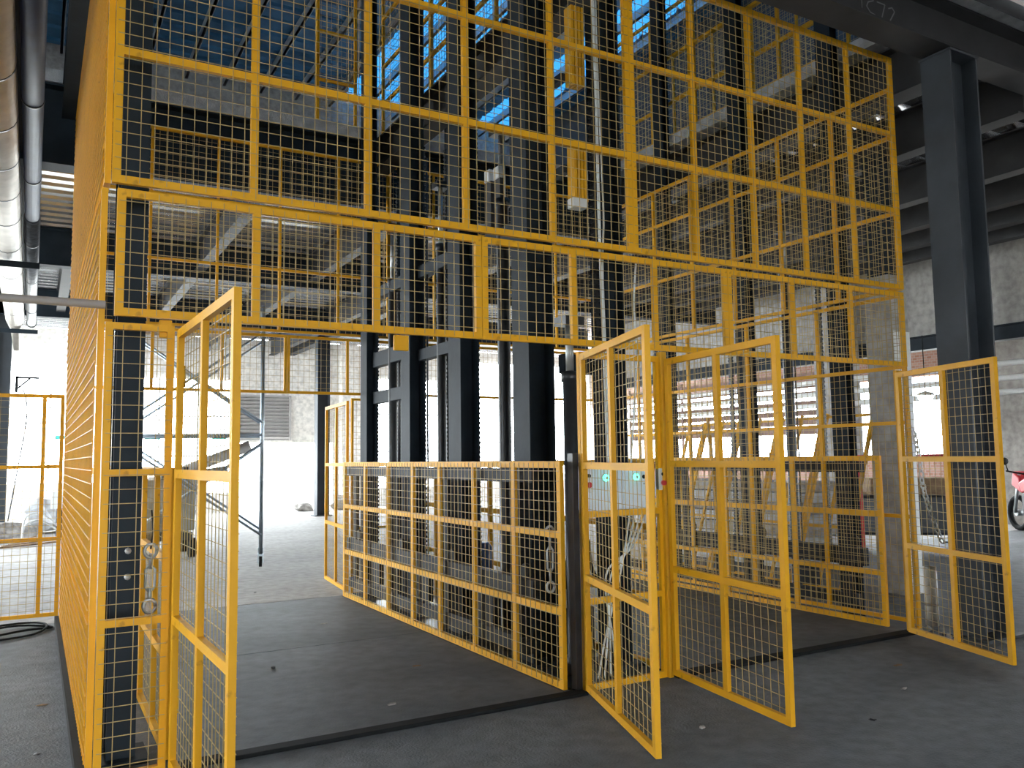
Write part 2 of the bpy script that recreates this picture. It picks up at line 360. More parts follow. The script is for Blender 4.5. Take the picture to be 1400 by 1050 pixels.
# ------------------------------------------------------------------ wire mesh panels
FR = 0.04
def panel(name, label, o, direction, width, z0, z1, mull=(), rails=(), fr=FR, th=0.03, pitch=0.064, wire=0.0034, side=-1, cat='mesh panel', group=None, m=None, wires=True, wm=None, fl=None):
    """framed welded-mesh panel: local x along the panel from o, z up; side = local y side that carries the mesh"""
    m = m or YEL; wm = wm or YELW
    rz = math.atan2(direction[1], direction[0])
    t = thing(name, label, cat, (o[0], o[1], z0), rz, group); H = z1-z0; hf = fr/2; ht = th/2
    s_ = MB().box(0, fr, -ht, ht, 0, H).build('stile', m, t); share(s_, t, (width-fr, 0, 0))
    rl = MB().box(fr, width-fr, -ht, ht, 0, fr).build('rail', m, t); share(rl, t, (0, 0, H-fr))
    for z in rails: share(rl, t, (0, 0, z-z0-hf))
    if mull:
        ml = MB().box(-hf, hf, -ht+0.001, ht-0.001, fr, H-fr).build('mullion', m, t); ml.location = (mull[0], 0, 0)
        for x in mull[1:]: share(ml, t, (x, 0, 0))
    if wires:
        b = MB(); yw = side*(ht+wire/2); h = wire/2
        nx = max(2, round((width-0.02)/pitch)); nz = max(2, round((H-0.02)/pitch))
        for i in range(1, nx):
            x = width*i/nx+random.uniform(-.002, .002); b.box(x-h, x+h, yw-h, yw+h, 0.01, H-0.01)
        yw2 = yw+side*wire*0.8
        for i in range(1, nz):
            z = H*i/nz+random.uniform(-.002, .002); b.box(0.01, width-0.01, yw2-h, yw2+h, z-h, z+h)
        tag(b.build('wire_mesh', wm, t), kind='stuff')
    return t
XP = [0, .646, 1.293, 1.928, 2.564, 3.205]
panel('mesh_panel', 'tall yellow mesh panel above the left doorway, front of the cage', (-0.048, 0), (1, 0), 3.263, 2.895, 4.97, [v+0.048 for v in XP[1:5]], (3.585, 4.27))
XQ = [3.22, 3.802, 4.393, 4.949, 5.545, 6.13]
panel('mesh_panel', 'tall yellow mesh panel above the right doorway, front of the cage', (3.216, 0), (1, 0), 2.92, 2.895, 4.97, [v-3.216 for v in XQ[1:5]], (3.585, 4.27))
TR = ['yellow transom panel over the left doorway beside the dark corner column', 'yellow transom panel in the middle of the cage front above the control boxes', 'yellow transom panel over the right doorway next to the cage corner']
for i in range(3):
    panel('transom_panel', TR[i], (-0.02+2.05*i, 0), (1, 0), 2.046, 2.225, 2.868, (0.683, 1.365), (), group='transom panels of the cage front')
# fixed side strips
panel('mesh_panel', 'narrow fixed yellow mesh strip in front of the dark corner column', (-0.057, 0), (1, 0), 0.317, 0.0, 2.19, (), (0.73, 1.45), fr=0.034, pitch=0.068)
panel('mesh_panel', 'narrow fixed yellow mesh strip at the right end of the cage front', (5.985, 0.01), (1, 0), 0.155, 0.0, 2.19, (), (0.73, 1.45))
mp = panel('mesh_panel', 'fixed yellow mesh panel between the doorways carrying the control boxes', (2.765, 0.045), (1, 0), 0.685, 0.0, 2.19, (), (0.56, 1.12), side=1, wires=False)
# side of the cage seen edge-on
panel('mesh_panel', 'long yellow mesh side of the cage, lower half, seen edge-on at left', (-0.075, 0.018), (0, 1), 4.6, 0.06, 2.87, [0.66*i for i in range(1, 7)], (0.74, 1.46, 2.2), fr=0.032, pitch=0.066, wire=0.005, side=1, wm=YEL)
panel('mesh_panel', 'long yellow mesh side of the cage, upper half, seen edge-on at left', (-0.065, 0.018), (0, 1), 4.6, 2.895, 4.97, [0.66*i for i in range(1, 7)], (3.585, 4.27), fr=0.032, pitch=0.058, wire=0.005, side=1, wm=YEL)
# rear of the cage
panel('mesh_panel', 'tall rear yellow mesh panel high behind the left lift', (-0.02, 4.6), (1, 0), 3.235, 2.895, 4.97, [0.64, 1.3, 1.96, 2.62], (3.585, 4.27), fr=0.026, side=1)
panel('mesh_panel', 'tall rear yellow mesh panel high behind the right lift', (3.216, 4.6), (1, 0), 2.92, 2.895, 4.97, [0.58, 1.17, 1.75, 2.33], (3.585, 4.27), fr=0.026, side=1)
for i, lb in enumerate(('rear transom of yellow mesh above the back doorway, left third', 'rear transom of yellow mesh behind the lift masts, middle third', 'rear transom of yellow mesh behind the right lift, right third')):
    panel('transom_panel', lb, (-0.02+2.05*i, 4.6), (1, 0), 2.046, 2.225, 2.868, (0.683, 1.365), (), fr=0.03, side=1, group='rear transom panels')
panel('mesh_panel', 'rear yellow mesh panel closing the gap between the lifts', (2.76, 4.6), (1, 0), 0.69, 0.0, 2.19, (), (0.73, 1.45), fr=0.026, side=1)
# right side of the cage
panel('mesh_panel', 'right side yellow mesh panel, lower half, beside the concrete pillar', (6.155, 0.02), (0, 1), 4.6, 0.06, 2.868, [0.92, 1.84, 2.76, 3.68], (0.95, 1.75, 2.23), fr=0.032, side=-1)
panel('mesh_panel', 'right side yellow mesh panel, upper half, below the second floor', (6.155, 0.02), (0, 1), 4.6, 2.895, 4.72, [0.66*i for i in range(1, 7)], (3.585, 4.27), fr=0.032, side=-1)
# open door leaves
def leaf(label, hinge, free, lean=0):
    d = Vector((free[0]-hinge[0], free[1]-hinge[1])); L = d.length
    t = panel('door_leaf', label, hinge, d, L, 0.025, 2.165, (L/2,), (0.73, 1.44), fr=0.042, th=0.03, side=1, cat='cage door', pitch=0.066, group='open cage door leaves')
    for z in (0.25, 1.85):
        MB().tube([(0.0, 0.02, z), (0.0, 0.02, z+0.11)], 0.011, 8).build('hinge', YELD, t)
    return t
leaf('open yellow mesh door leaf swung towards the camera at the left doorway', (0.285, -0.03), (0.318, -1.26))
leaf('open yellow mesh door leaf in front of the control boxes', (2.752, -0.02), (2.351, -1.197))
leaf('open yellow mesh door leaf hinged right of the control boxes', (3.462, -0.02), (3.275, -1.205))
leaf('open yellow mesh door leaf at far right in front of the big column', (5.963, -0.02), (5.568, -1.092))
t = panel('door_leaf', 'rear yellow mesh door leaf standing open behind the left lift', (2.74, 4.66), (0.10, 1), 1.2, 0.025, 2.165, (0.6,), (0.73, 1.44), cat='cage door')
# low side guards riding on the lift platforms
GY = [0.63, 1.26, 1.9, 2.48, 3.1, 3.74]
panel('platform_guard', 'waist high yellow mesh guard along the right edge of the left lift platform', (2.66, 0.1), (0, 1), 4.42, 0.012, 1.47, GY, (0.50, 0.99), fr=0.045, side=1, pitch=0.066, cat='guard rail', group='lift platform guards')
panel('platform_guard', 'waist high yellow mesh guard along the left edge of the left lift platform', (0.285, 0.12), (0, 1), 4.40, 0.012, 1.47, GY, (0.50, 0.99), fr=0.045, side=-1, pitch=0.066, cat='guard rail', group='lift platform guards')
panel('platform_guard', 'waist high yellow mesh guard along the left edge of the right lift platform', (3.50, 0.2), (0, 1), 4.32, 0.012, 1.47, GY, (0.50, 0.99), fr=0.045, side=-1, pitch=0.066, cat='guard rail', group='lift platform guards')
panel('platform_guard', 'waist high yellow mesh guard along the right edge of the right lift platform', (6.06, 0.25), (0, 1), 4.27, 0.012, 1.47, [0.98, 1.9, 2.9, 3.6], (0.46, 0.97), fr=0.045, side=1, pitch=0.066, cat='guard rail', group='lift platform guards')
# second floor guards
panel('upper_guard', 'yellow mesh guard on the upper floor along the right side of the shaft', (6.42, 0.9), (0, 1), 3.7, 5.43, 7.1, (0.6, 1.2, 1.9, 2.7, 3.2), (5.87, 6.46), fr=0.035, side=-1, cat='guard panel')
panel('upper_guard', 'second yellow mesh guard on the upper floor, a step behind the first', (7.3, 0.6), (0, 1), 3.6, 5.43, 7.1, (0.7, 1.4, 2.1, 2.8), (5.87, 6.46), fr=0.035, side=-1, cat='guard panel')
panel('upper_guard', 'yellow mesh screen above the beam between the two shafts', (3.10, 0.3), (0, 1), 4.2, 5.215, 7.5, (0.7, 1.4, 2.1, 2.8, 3.5), (5.65, 6.1, 6.7, 7.1), fr=0.035, side=-1, cat='guard panel')
panel('upper_guard', 'yellow guard post frame on the upper slab edge behind the left lift', (2.42, 4.9), (1, 0), 0.5, 5.43, 7.2, (), (6.0, 6.6), fr=0.035, side=1, cat='guard panel')
# leftover fence beyond the left side
panel('fence_panel', 'yellow mesh fence panel at far left beside the cage', (-1.55, 4.62), (1, 0), 1.45, 0.07, 2.16, (0.61, 1.28), (0.79, 1.47), fr=0.035, cat='fence')
panel('fence_panel', 'yellow mesh fence panel continuing out of view at far left', (-3.02, 4.62), (1, 0), 1.45, 0.07, 2.16, (0.73,), (0.79, 1.47), fr=0.035, cat='fence')
# yellow cover plates hanging from the front transom
for lb, x0, w in (('small yellow plate hanging under the transom over the left doorway', 1.46, 0.09), ('small yellow latch plate under the transom beside the corner column', 0.19, 0.06)):
    o = MB().box(0, w, -0.012, 0.012, 0, 0.09).build('cover_plate', YEL, None, 0.004); o.location = (x0, 0.02, 2.13); tag(o, lb, 'plate')
# grey rail tube joining the cage corner on the left
o = MB().tube([(-3.5, 0.0, 2.275), (-0.06, 0.0, 2.275)], 0.02, 10).build('rail_tube', LOUV); tag(o, 'grey tube rail running from the cage corner to the left edge', 'tube')

# ------------------------------------------------------------------ lift platforms, pit edges
def platform(label, x0, x1, joints):
    t = thing('lift_platform', label, 'lift platform', ((x0+x1)/2, 2.3, 0)); ys = [0.06]+joints+[4.54]; w = (x1-x0)/2
    for i in range(len(ys)-1):
        MB().box(-w, w, ys[i]-2.3+0.006, ys[i+1]-2.3-0.006, 0.0005, 0.011).build('floor_plate', PLATE, t)
    MB().box(-w-0.02, w+0.02, -2.26, 2.26, 0.0002, 0.003).build('underframe', BLACK, t)
    return t
platform('dusty flat platform of the left lift, level with the floor', 0.31, 2.63, [2.26])
platform('dusty flat platform of the right lift, level with the floor', 3.53, 6.03, [2.26])
o = MB().box(0.28, 2.74, -0.045, 0.045, 0, 0.022).build('threshold_strip', BLACK, None, 0.005); tag(o, 'black threshold strip across the left doorway', 'threshold')
o = MB().box(3.47, 6.10, -0.045, 0.06, 0, 0.026).build('threshold_strip', BLACK, None, 0.005); tag(o, 'black threshold strip across the right doorway', 'threshold')
o = MB().box(-0.13, -0.09, -0.1, 4.6, 0, 0.07).build('kerb_strip', BLACK); tag(o, 'black kerb strip along the foot of the left cage side', 'kerb')
o = MB().box(2.70, 3.46, 0.08, 4.5, 0.0005, 0.018).build('pit_plate', GREASE); tag(o, 'black greasy base plate between the two lifts', 'plate')
o = MB().box(2.70, 2.742, 0.03, 0.09, 0.02, 1.52).build('door_post', GREASE); tag(o, 'black steel door post left of the control boxes', 'post')

# ------------------------------------------------------------------ lift masts, cylinders, chains, carriages
def chain(x, y, z0, z1, parent, base, m=None):
    b = MB(); z = z0; k = 0
    while z < z1:
        w = 0.013 if k % 2 else 0.021
        b.box(x-w, x+w, y-0.02, y+0.02, z, z+0.021); z += 0.021; k += 1
    o = b.build('lifting_chain', m or GREASE, parent); o.location = (-base[0], -base[1], -base[2]); return o
ML = 'dark lift mast between the shafts, %s'
masts = [(2.86, 4.30, 'farthest from the front', 0.12, 0.20), (2.86, 3.05, 'third from the front', 0.16, 0.22), (2.86, 1.93, 'second from the front', 0.18, 0.24), (2.88, 0.80, 'nearest the control boxes', 0.22, 0.24)]
for x, y, w, dx, dy in masts:
    t = hcol('lift_mast', ML % w, x, y, 0.02, 7.6, dx, dy, DARK, 'x', 0.014, 0.01, 'lift mast', base=True, group='lift masts between the shafts')
    chain(x+dx/2+0.017, y-0.04, 0.4, 4.6, t, (x, y, 0.02))
    for z in (1.0, 2.2, 3.4):
        MB().box(dx/2-0.002, dx/2+0.012, -0.05, 0.05, z, z+0.08).build('clip_plate', DARK, t)
for x, y, lb in ((3.32, 0.45, 'dark lift mast behind the control boxes at the right shaft'), (3.32, 1.62, 'dark lift mast of the right shaft, second behind the control boxes'), (3.32, 3.0, 'dark lift mast of the right shaft, third behind the control boxes'), (3.32, 4.3, 'dark lift mast of the right shaft, rearmost')):
    t = hcol('lift_mast', lb, x, y, 0.02, 7.2 if y < 1 else 5.2, 0.16, 0.2, DARK, 'x', 0.014, 0.01, 'lift mast', base=True)
    chain(x-0.12, y-0.02, 0.4, 4.6, t, (x, y, 0.02))
for x, y, dx, lb in ((6.30, 0.80, 0.12, 'dark lift mast at right, nearest the concrete pillar'), (6.30, 2.02, 0.12, 'dark lift mast at right, middle of three'), (6.30, 3.30, 0.12, 'dark lift mast at right, rearmost of three')):
    t = hcol('lift_mast', lb, x, y, 0.0, 7.4, dx, 0.17, DARK, 'x', 0.014, 0.01, 'lift mast', group='lift masts at the right')
    chain(x+0.02, y+0.25, 0.5, 4.6, t, (x, y, 0.0))
t = hcol('lift_mast', 'dark corner column of the cage behind the left mesh strip', 0.08, 0.30, 0.0, 7.5, 0.135, 0.16, DARK, 'y', 0.014, 0.01, 'column', base=True)
for z in (0.92, 1.05): MB().lathe((0.01, -0.083, z), [(0.0, -0.012), (0.016, -0.012), (0.016, 0.0)], 8, 'y').build('bolt', STEEL, t)
MB().tube([(-0.085, -0.06, 0.05), (-0.085, -0.06, 4.5)], 0.006, 6).build('cable', BLACK, t)
def cylinder(label, x, y, r, z1, zr, group=None):
    t = thing('hydraulic_cylinder', label, 'hydraulic cylinder', (x, y, 0.02), 0, group)
    MB().lathe((0, 0, 0), [(r*1.25, 0), (r*1.25, 0.12), (r, 0.13), (r, z1), (r*1.2, z1+0.005), (r*1.2, z1+0.07), (r*0.6, z1+0.08)], 18).build('barrel', GREASE, t)
    MB().tube([(0, 0, z1+0.05), (0, 0, zr)], r*0.55, 14).build('piston_rod', STEEL, t)
    MB().box(-r*1.5, r*1.5, -r*1.5, r*1.5, zr, zr+0.06).build('head_block', GREASE, t)
    MB().tube([(r, 0, 0.3), (r+0.05, 0, 0.35), (r+0.05, 0, z1-0.3), (r, 0, z1-0.2)], 0.008, 6).build('oil_pipe', GREASE, t)
    return t
cylinder('black hydraulic cylinder between the shafts, second mast gap from the back', 2.90, 3.68, 0.047, 3.3, 3.9)
cylinder('black hydraulic cylinder between the shafts, in front of the bright window', 2.90, 2.47, 0.042, 3.4, 4.0)
cylinder('black hydraulic cylinder between the shafts, left of the nearest mast', 2.90, 1.28, 0.052, 3.5, 4.1)
cylinder('shiny black hydraulic cylinder just left of the control boxes', 2.92, 0.37, 0.052, 2.0, 2.4)
cylinder('black hydraulic cylinder at the right lift mast pair', 6.32, 1.46, 0.05, 3.3, 3.75)
for i, (x, y) in enumerate(((2.87, 2.72), (2.90, 3.5))):
    o = MB().tube([(0, 0, 0.05), (0, 0, 4.4)], 0.010, 8).build('guide_rod', GREASE); o.location = (x, y, 0); tag(o, ['thin black guide rod left of the middle masts', 'thin black guide rod beside the rear cylinder'][i], 'rod')
o = MB().tube([(0, 0, 0.4), (0, 0, 2.1)], 0.016, 8).build('guide_rod', WHITEG); o.location = (2.96, 3.45, 0); tag(o, 'pale guide rod behind the second rear mast', 'rod')
def tie(label, x, y0, y1, z0, h, w=0.08, m=None):
    o = MB().box(-w/2, w/2, 0, y1-y0, 0, h).build('tie_beam', m or DARK, None, 0.004); o.location = (x, y0, z0); return tag(o, label, 'tie beam')
tie('dark tie beam between the two rear masts at door height', 2.90, 3.18, 4.18, 2.50, 0.16)
tie('lower dark tie beam between the two rear masts', 2.90, 3.18, 4.18, 2.10, 0.13)
tie('dark tie beam between the middle masts at door height', 2.90, 2.07, 2.92, 2.44, 0.11)
tie('dark tie beam high between the front masts', 2.90, 0.95, 1.80, 3.2, 0.14)
tie('dark tie beam high between the middle masts', 2.90, 2.07, 2.92, 3.25, 0.12)
tie('dark tie beam high between the rear masts', 2.90, 3.18, 4.18, 3.25, 0.12)
# header linking the front mast to the cabinets
o = MB().box(0, 0.32, 0, 0.08, 0, 0.14).build('tie_beam', DARK, None, 0.004); o.location = (2.96, 0.5, 2.1); tag(o, 'short dark header beam right of the nearest mast', 'tie beam')
def carriage(label, x, y0, y1, sgn):
    t = thing('lift_carriage', label, 'lift carriage', (x, y0, 0.02)); L = y1-y0
    MB().box(-0.028, 0.028, 0, L, 0.46, 0.62).build('lower_beam', CARR, t)
    MB().box(-0.028, 0.028, 0, L, 1.30, 1.40).build('upper_beam', CARR, t)
    MB().box(-0.028, 0.028, 0.1, L-0.1, 0.10, 0.2).build('bottom_beam', CARR, t)
    for f in (0.06, 0.36, 0.64, 0.94):
        MB().box(-0.02, 0.02, L*f-0.04, L*f+0.04, 0.2, 1.30).build('upright', CARR, t)
        MB().lathe((0, L*f-0.1, 0.67), [(0.055, -0.015), (0.055, 0.015)], 14, 'x').build('guide_roller', CARR, t)
    for i in range(3):
        yy = L*(0.18+0.3*i); MB().box(-0.026, 0.026, yy-0.12, yy+0.12, 0.22, 0.44).build('counter_block', CARR, t)
    return t
carriage('black lift carriage frame behind the guard of the left lift', 2.726, 0.55, 4.55, 1)
carriage('black lift carriage frame behind the guard of the right lift', 6.207, 0.55, 4.3, 1)
# pump set: blue motor and silver unions behind the guard
t = thing('pump_unit', 'blue hydraulic pump with silver fittings behind the left lift guard', 'pump', (3.19, 2.25, 0.02))
MB().lathe((0, 0, 0.3), [(0.09, 0), (0.09, 0.38), (0.06, 0.42), (0.03, 0.42)], 18).build('motor', BLUEM, t)
MB().box(-0.16, 0.16, -0.28, 0.28, 0, 0.29).build('oil_tank', GREASE, t, 0.01)
for i, p in enumerate(((-0.1, -0.2, 0.33), (-0.12, 0.18, 0.33), (0.1, -0.18, 0.33))):
    MB().lathe(p, [(0.03, -0.04), (0.035, 0.0), (0.02, 0.05)], 10).build('pipe_union', STEEL, t)
MB().tube([(-0.1, -0.2, 0.36), (-0.09, -0.4, 0.5), (-0.08, -0.5, 0.4), (-0.08, -0.6, 0.1)], 0.014, 8).build('hose', BLACK, t)
t = thing('pump_unit', 'black hydraulic power pack below the control boxes', 'pump', (3.24, 1.05, 0.02))
MB().box(-0.18, 0.18, -0.2, 0.2, 0, 0.34).build('oil_tank', GREASE, t, 0.01)
MB().lathe((0.02, 0.05, 0.34), [(0.085, 0), (0.085, 0.3), (0.05, 0.34)], 18).build('motor', GREASE, t)
MB().box(-0.12, 0.02, -0.16, -0.04, 0.34, 0.46).build('valve_block', STEEL, t, 0.006)
# turnbuckles
def turnbuckle(label, loc, h):
    t = thing('turnbuckle', label, 'turnbuckle', loc)
    b = MB()
    for s_ in (-1, 1): b.tube([(s_*0.006, 0, h*0.3), (s_*0.022, 0, h*0.36), (s_*0.022, 0, h*0.64), (s_*0.006, 0, h*0.7)], 0.007, 8)
    b.build('body', STEEL, t)
    MB().tube([(0, 0, h*0.65), (0, 0, h*0.9)], 0.008, 8).build('threaded_rod', STEEL, t)
    MB().tube([(0, 0, h*0.12), (0, 0, h*0.35)], 0.008, 8).build('threaded_rod', STEEL, t)
    for zz in (0.06, 0.94):
        pts = [(0.03*math.cos(a), 0, h*zz+0.035*math.sin(a)) for a in [2*PI*i/12 for i in range(13)]]
        MB().tube(pts, 0.009, 8).build('eye', STEEL, t)
    MB().tube([(0, 0, h*0.97), (0.01, 0, h*1.25), (0, 0, h*1.6)], 0.005, 6).build('wire_rope', GREASE, t)
    return t
turnbuckle('white steel turnbuckle behind the front of the left lift guard', (2.71, 0.34, 0.60), 0.42)
turnbuckle('steel turnbuckle hanging beside the dark corner column', (0.20, 0.24, 0.74), 0.32)
# limit switch boxes and small plates high on the masts
for i, (p, lb) in enumerate((((2.885, 1.46, 3.78), 'pale limit switch box high between the front masts, leftmost'), ((2.885, 1.30, 3.76), 'pale limit switch box high between the front masts, second'), ((2.885, 1.02, 3.72), 'pale limit switch box high between the front masts, beside the chain'))):
    t = thing('switch_box', lb, 'switch box', p)
    MB().box(-0.03, 0.03, -0.045, 0.045, 0, 0.10).build('box', WHITEG, t, 0.006)
    MB().box(-0.02, 0.02, -0.05, 0.05, 3.335-p[2], 0).build('bracket', BEAM, t)
t = thing('guide_housing', 'slatted yellow guide housing high above the control boxes', 'housing', (3.0, 0.36, 3.35))
for i in range(4): MB().box(-0.04+0.028*i, -0.018+0.028*i, -0.04, 0.05, 0, 0.42).build('slat', YELD, t)
MB().box(-0.045, 0.07, -0.03, 0.05, -0.07, 0).build('foot', WHITEG, t)
MB().box(-0.07, -0.02, 0.05, 0.34, 0.2, 0.26).build('bracket', DARK, t)
t = thing('guide_housing', 'tall slatted yellow guide housing near the top of the cage front', 'housing', (3.02, 0.38, 4.05))
for i in range(4): MB().box(-0.05+0.03*i, -0.028+0.03*i, -0.04, 0.05, 0.15, 0.75).build('slat', YELD, t)
MB().box(-0.09, -0.04, 0.05, 0.32, 0.2, 0.26).build('bracket', DARK, t)
# pale cables
def wire(name, label, pts, r, m, cat='cable', n=6):
    P = [Vector(p) for p in pts]; out = []
    for i in range(len(P)-1):
        a, b, c, d = P[max(i-1,0)], P[i], P[i+1], P[min(i+2,len(P)-1)]
        for k in range(6):
            t = k/6; out.append(0.5*((2*b)+(c-a)*t+(2*a-5*b+4*c-d)*t*t+(3*b-a-3*c+d)*t**3))
    out.append(P[-1])
    return tag(MB().tube(out, r, n).build(name, m), label, cat)
wire('power_cable', 'thick pale cable hanging from the top above the control boxes', [(3.03, 0.16, 5.2), (3.04, 0.15, 4.2), (3.05, 0.16, 3.6), (3.06, 0.17, 3.0), (3.08, 0.18, 2.3), (3.10, 0.19, 1.45)], 0.011, CABLE)
wire('power_cable', 'thin pale cable hanging beside the thick one', [(3.06, 0.16, 5.2), (3.065, 0.15, 3.9), (3.09, 0.16, 3.2), (3.08, 0.17, 2.7), (3.12, 0.18, 1.45)], 0.006, CABLE)
wire('power_cable', 'pale cable hanging right of the transom middle', [(3.40, 0.2, 2.9), (3.37, 0.2, 2.6), (3.38, 0.2, 2.2), (3.3, 0.19, 1.45)], 0.007, CABLE)
for i in range(4):
    wire('control_cable', 'pale loose control cable below the control boxes, %s strand from the left' % ORD[i], [(3.26+.05*i, 0.17, 1.11), (3.16+.02*i, 0.10, 0.88), (3.08-.03*i, 0.09, 0.62+.03*i), (2.98+.02*i, 0.10, 0.30), (2.96+.05*i, 0.16, 0.03)], 0.007, CABLE)
wire('hose', 'black hose curving out at the left below the control boxes', [(2.86, 0.1, 0.95), (2.88, 0.09, 0.75), (2.98, 0.09, 0.66), (3.1, 0.12, 0.7)], 0.013, BLACK, 'hose')

# ------------------------------------------------------------------ control boxes
def cabinet(label, x0, w, key):
    t = thing('control_box', label, 'control box', (x0, 0.105, 1.135)); h = 0.295
    MB().box(0, w, 0, 0.16, 0, h).build('body', CABW, t, 0.004)
    d = MB().box(0.006, w-0.006, -0.012, 0, 0.006, h-0.006).build('door', CABW, t, 0.003)
    lm = MB().lathe((w*0.42, -0.012, h*0.74), [(0.028, 0), (0.028, -0.006), (0.0185, -0.008), (0.0185, -0.02), (0.010, -0.027)], 18, 'y').build('lamp_bezel', STEEL, t)
    MB().lathe((w*0.42, -0.021, h*0.74), [(0.024, 0), (0.023, -0.010), (0.012, -0.017)], 18, 'y').build('green_lamp', LGREEN, lm)
    MB().lathe((w*0.72, -0.012, h*0.74), [(0.014, 0), (0.014, -0.01), (0.009, -0.012)], 14, 'y').build('switch', BLACK, d)
    MB().box(w*0.72-0.004, w*0.72+0.004, -0.034, -0.02, h*0.74-0.013, h*0.74+0.013).build('switch_lever', BLACK, t)
    MB().box(w*0.70, w*0.78, -0.013, -0.011, h*0.56, h*0.60).build('name_plate', MACH, d)
    return t
cabinet('white control box with green lamp, left of the pair', 2.895, 0.25, 0)
cabinet('white control box with green lamp, right of the pair', 3.150, 0.25, 1)
for i, (x, lb) in enumerate(((2.845, 'small push button box with red button, left of the control boxes'), (3.44, 'small push button box with red button on the right post'))):
    t = thing('button_box', lb, 'switch', (x, 0.06 if i == 0 else 0.02, 1.26))
    MB().box(-0.03, 0.03, 0, 0.05, 0, 0.15).build('box', WHITEG, t, 0.006)
    MB().lathe((0, 0, 0.05), [(0.018, 0), (0.02, -0.012), (0.016, -0.022)], 14, 'y').build('red_button', RED, t)
    MB().lathe((0, 0, 0.11), [(0.013, 0), (0.013, -0.01)], 12, 'y').build('black_button', BLACK, t)
o = MB().box(2.72, 3.47, 0.062, 0.092, 1.095, 1.13).build('support_rail', YELD, None, 0.003); tag(o, 'yellow support rail right under the control boxes', 'rail')
o = MB().box(3.435, 3.485, 0.0, 0.05, 0.0, 2.22).build('door_post', YELD, None, 0.003); tag(o, 'yellow door post right of the control boxes', 'post')

# ------------------------------------------------------------------ pipes on the left
def pipe(label, pts, r, m, bands, bm, band_r=1.05, name='pipe', n=20):
    t = thing(name, label, 'pipe', pts[0])
    P = [Vector(p)-Vector(pts[0]) for p in pts]
    MB().tube(P, r, n).build('pipe_body', m, t)
    d = (P[1]-P[0]); L = d.length; u = d.normalized()
    for f in bands:
        c = P[0]+u*(L*f); MB().tube([c-u*0.018, c+u*0.018], r*band_r, n).build('band', bm, t)
    return t
p1 = pipe('large silver clad pipe hanging along the left edge', [(-0.68, -3.0, 4.38), (-0.76, 14.6, 4.38)], 0.165, FOIL, [0.30, 0.36, 0.42, 0.48, 0.54, 0.62, 0.72, 0.82, 0.92], GREASE, 1.012)
MB().tube([(-0.08, 17.6, 0), (-0.085, 18.3, -0.1), (-0.05, 18.6, -0.5)], 0.1, 16, radii=[0.165, 0.09, 0.06]).build('taped_end', FOIL, p1)
p2 = pipe('blue black pipe beside the silver one, foil wrapped further back', [(-0.42, -3.0, 4.4), (-0.45, 6.6, 4.4)], 0.078, BLUEP, [0.62, 0.84], GREASE, 1.06)
p3 = pipe('crinkled dark foil wrapped pipe continuing the blue one', [(-0.45, 6.62, 4.4), (-0.48, 15.2, 4.4)], 0.086, FOILD, [0.15, 0.45, 0.8], GREASE, 1.05)
MB().lathe((-0.03, 8.6, 0), [(0.1, 0), (0.1, 0.15), (0.06, 0.16), (0.06, 0.5)], 14, 'y').build('end_valve', MACH, p3)
pipe('thin grey conduit between the two left pipes', [(-0.53, -3.0, 4.61), (-0.56, 14.8, 4.61)], 0.035, BEAM, [], GREASE)
for yy, lb in ((8.35, 'dark bracket plate under the left pipes, nearer one'), (14.9, 'dark bracket plate under the left pipes, farther one')):
    t = thing('pipe_bracket', lb, 'bracket', (-0.6, yy, 4.17))
    MB().box(-0.55, 0.24, -0.05, 0.05, 0, 0.035).build('plate', DARK, t)
    MB().box(-0.55, 0.24, -0.05, -0.04, -0.05, 0).build('lip', DARK, t)
    MB().box(-0.54, -0.5, -0.04, 0.04, 0.035, 1.04).build('hanger', DARK, t)
t = thing('wall_bracket', 'black triangular wall bracket below the pipe ends', 'bracket', (-0.72, 14.8, 3.2))
MB().box(0, 0.05, -0.02, 0.02, -0.28, 0.05).build('upright', BLACK, t); MB().box(0, 0.42, -0.02, 0.02, 0.0, 0.04).build('arm', BLACK, t); MB().bar((0.04, 0, -0.2), (0.26, 0, 0.01), 0.03).build('strut', BLACK, t)
wire('loose_cable', 'thin grey cable sagging down at the left under the bracket', [(-0.7, 14.9, 3.1), (-0.55, 14.8, 2.9), (-0.5, 14.7, 2.4), (-0.62, 14.6, 1.4), (-0.75, 14.5, 0.4)], 0.012, BEAM)

# ------------------------------------------------------------------ mobile scaffold
sc = thing('scaffold_tower', 'galvanised mobile scaffold tower on castors behind the left lift', 'scaffold', (2.5, 7.75, 0), R(-13))
for fx in (0.0, -1.85):
    for fy in (0.0, 0.9):
        MB().tube([(fx, fy, 0.17), (fx, fy, 3.75)], 0.030, 10).build('standard', GALV, sc)
    for z in (0.35, 0.85, 1.35, 1.85, 2.35, 2.85, 3.35):
        MB().tube([(fx, 0, z), (fx, 0.9, z)], 0.016, 8).build('rung', GALV, sc)
    for fy in (0.0, 0.9):
        c = MB().tube([(fx-0.02, fy, 0.07), (fx+0.02, fy, 0.07)], 0.07, 18).build('castor_wheel', BLACK, sc)
        hb = MB().tube([(fx-0.024, fy, 0.07), (fx+0.024, fy, 0.07)], 0.038, 14).build('hub', STEEL, c)
        MB().box(fx-0.04, fx-0.028, fy-0.03, fy+0.03, 0.05, 0.17).box(fx+0.028, fx+0.04, fy-0.03, fy+0.03, 0.05, 0.17).box(fx-0.04, fx+0.04, fy-0.04, fy+0.04, 0.15, 0.18).build('castor_fork', GALV, sc)
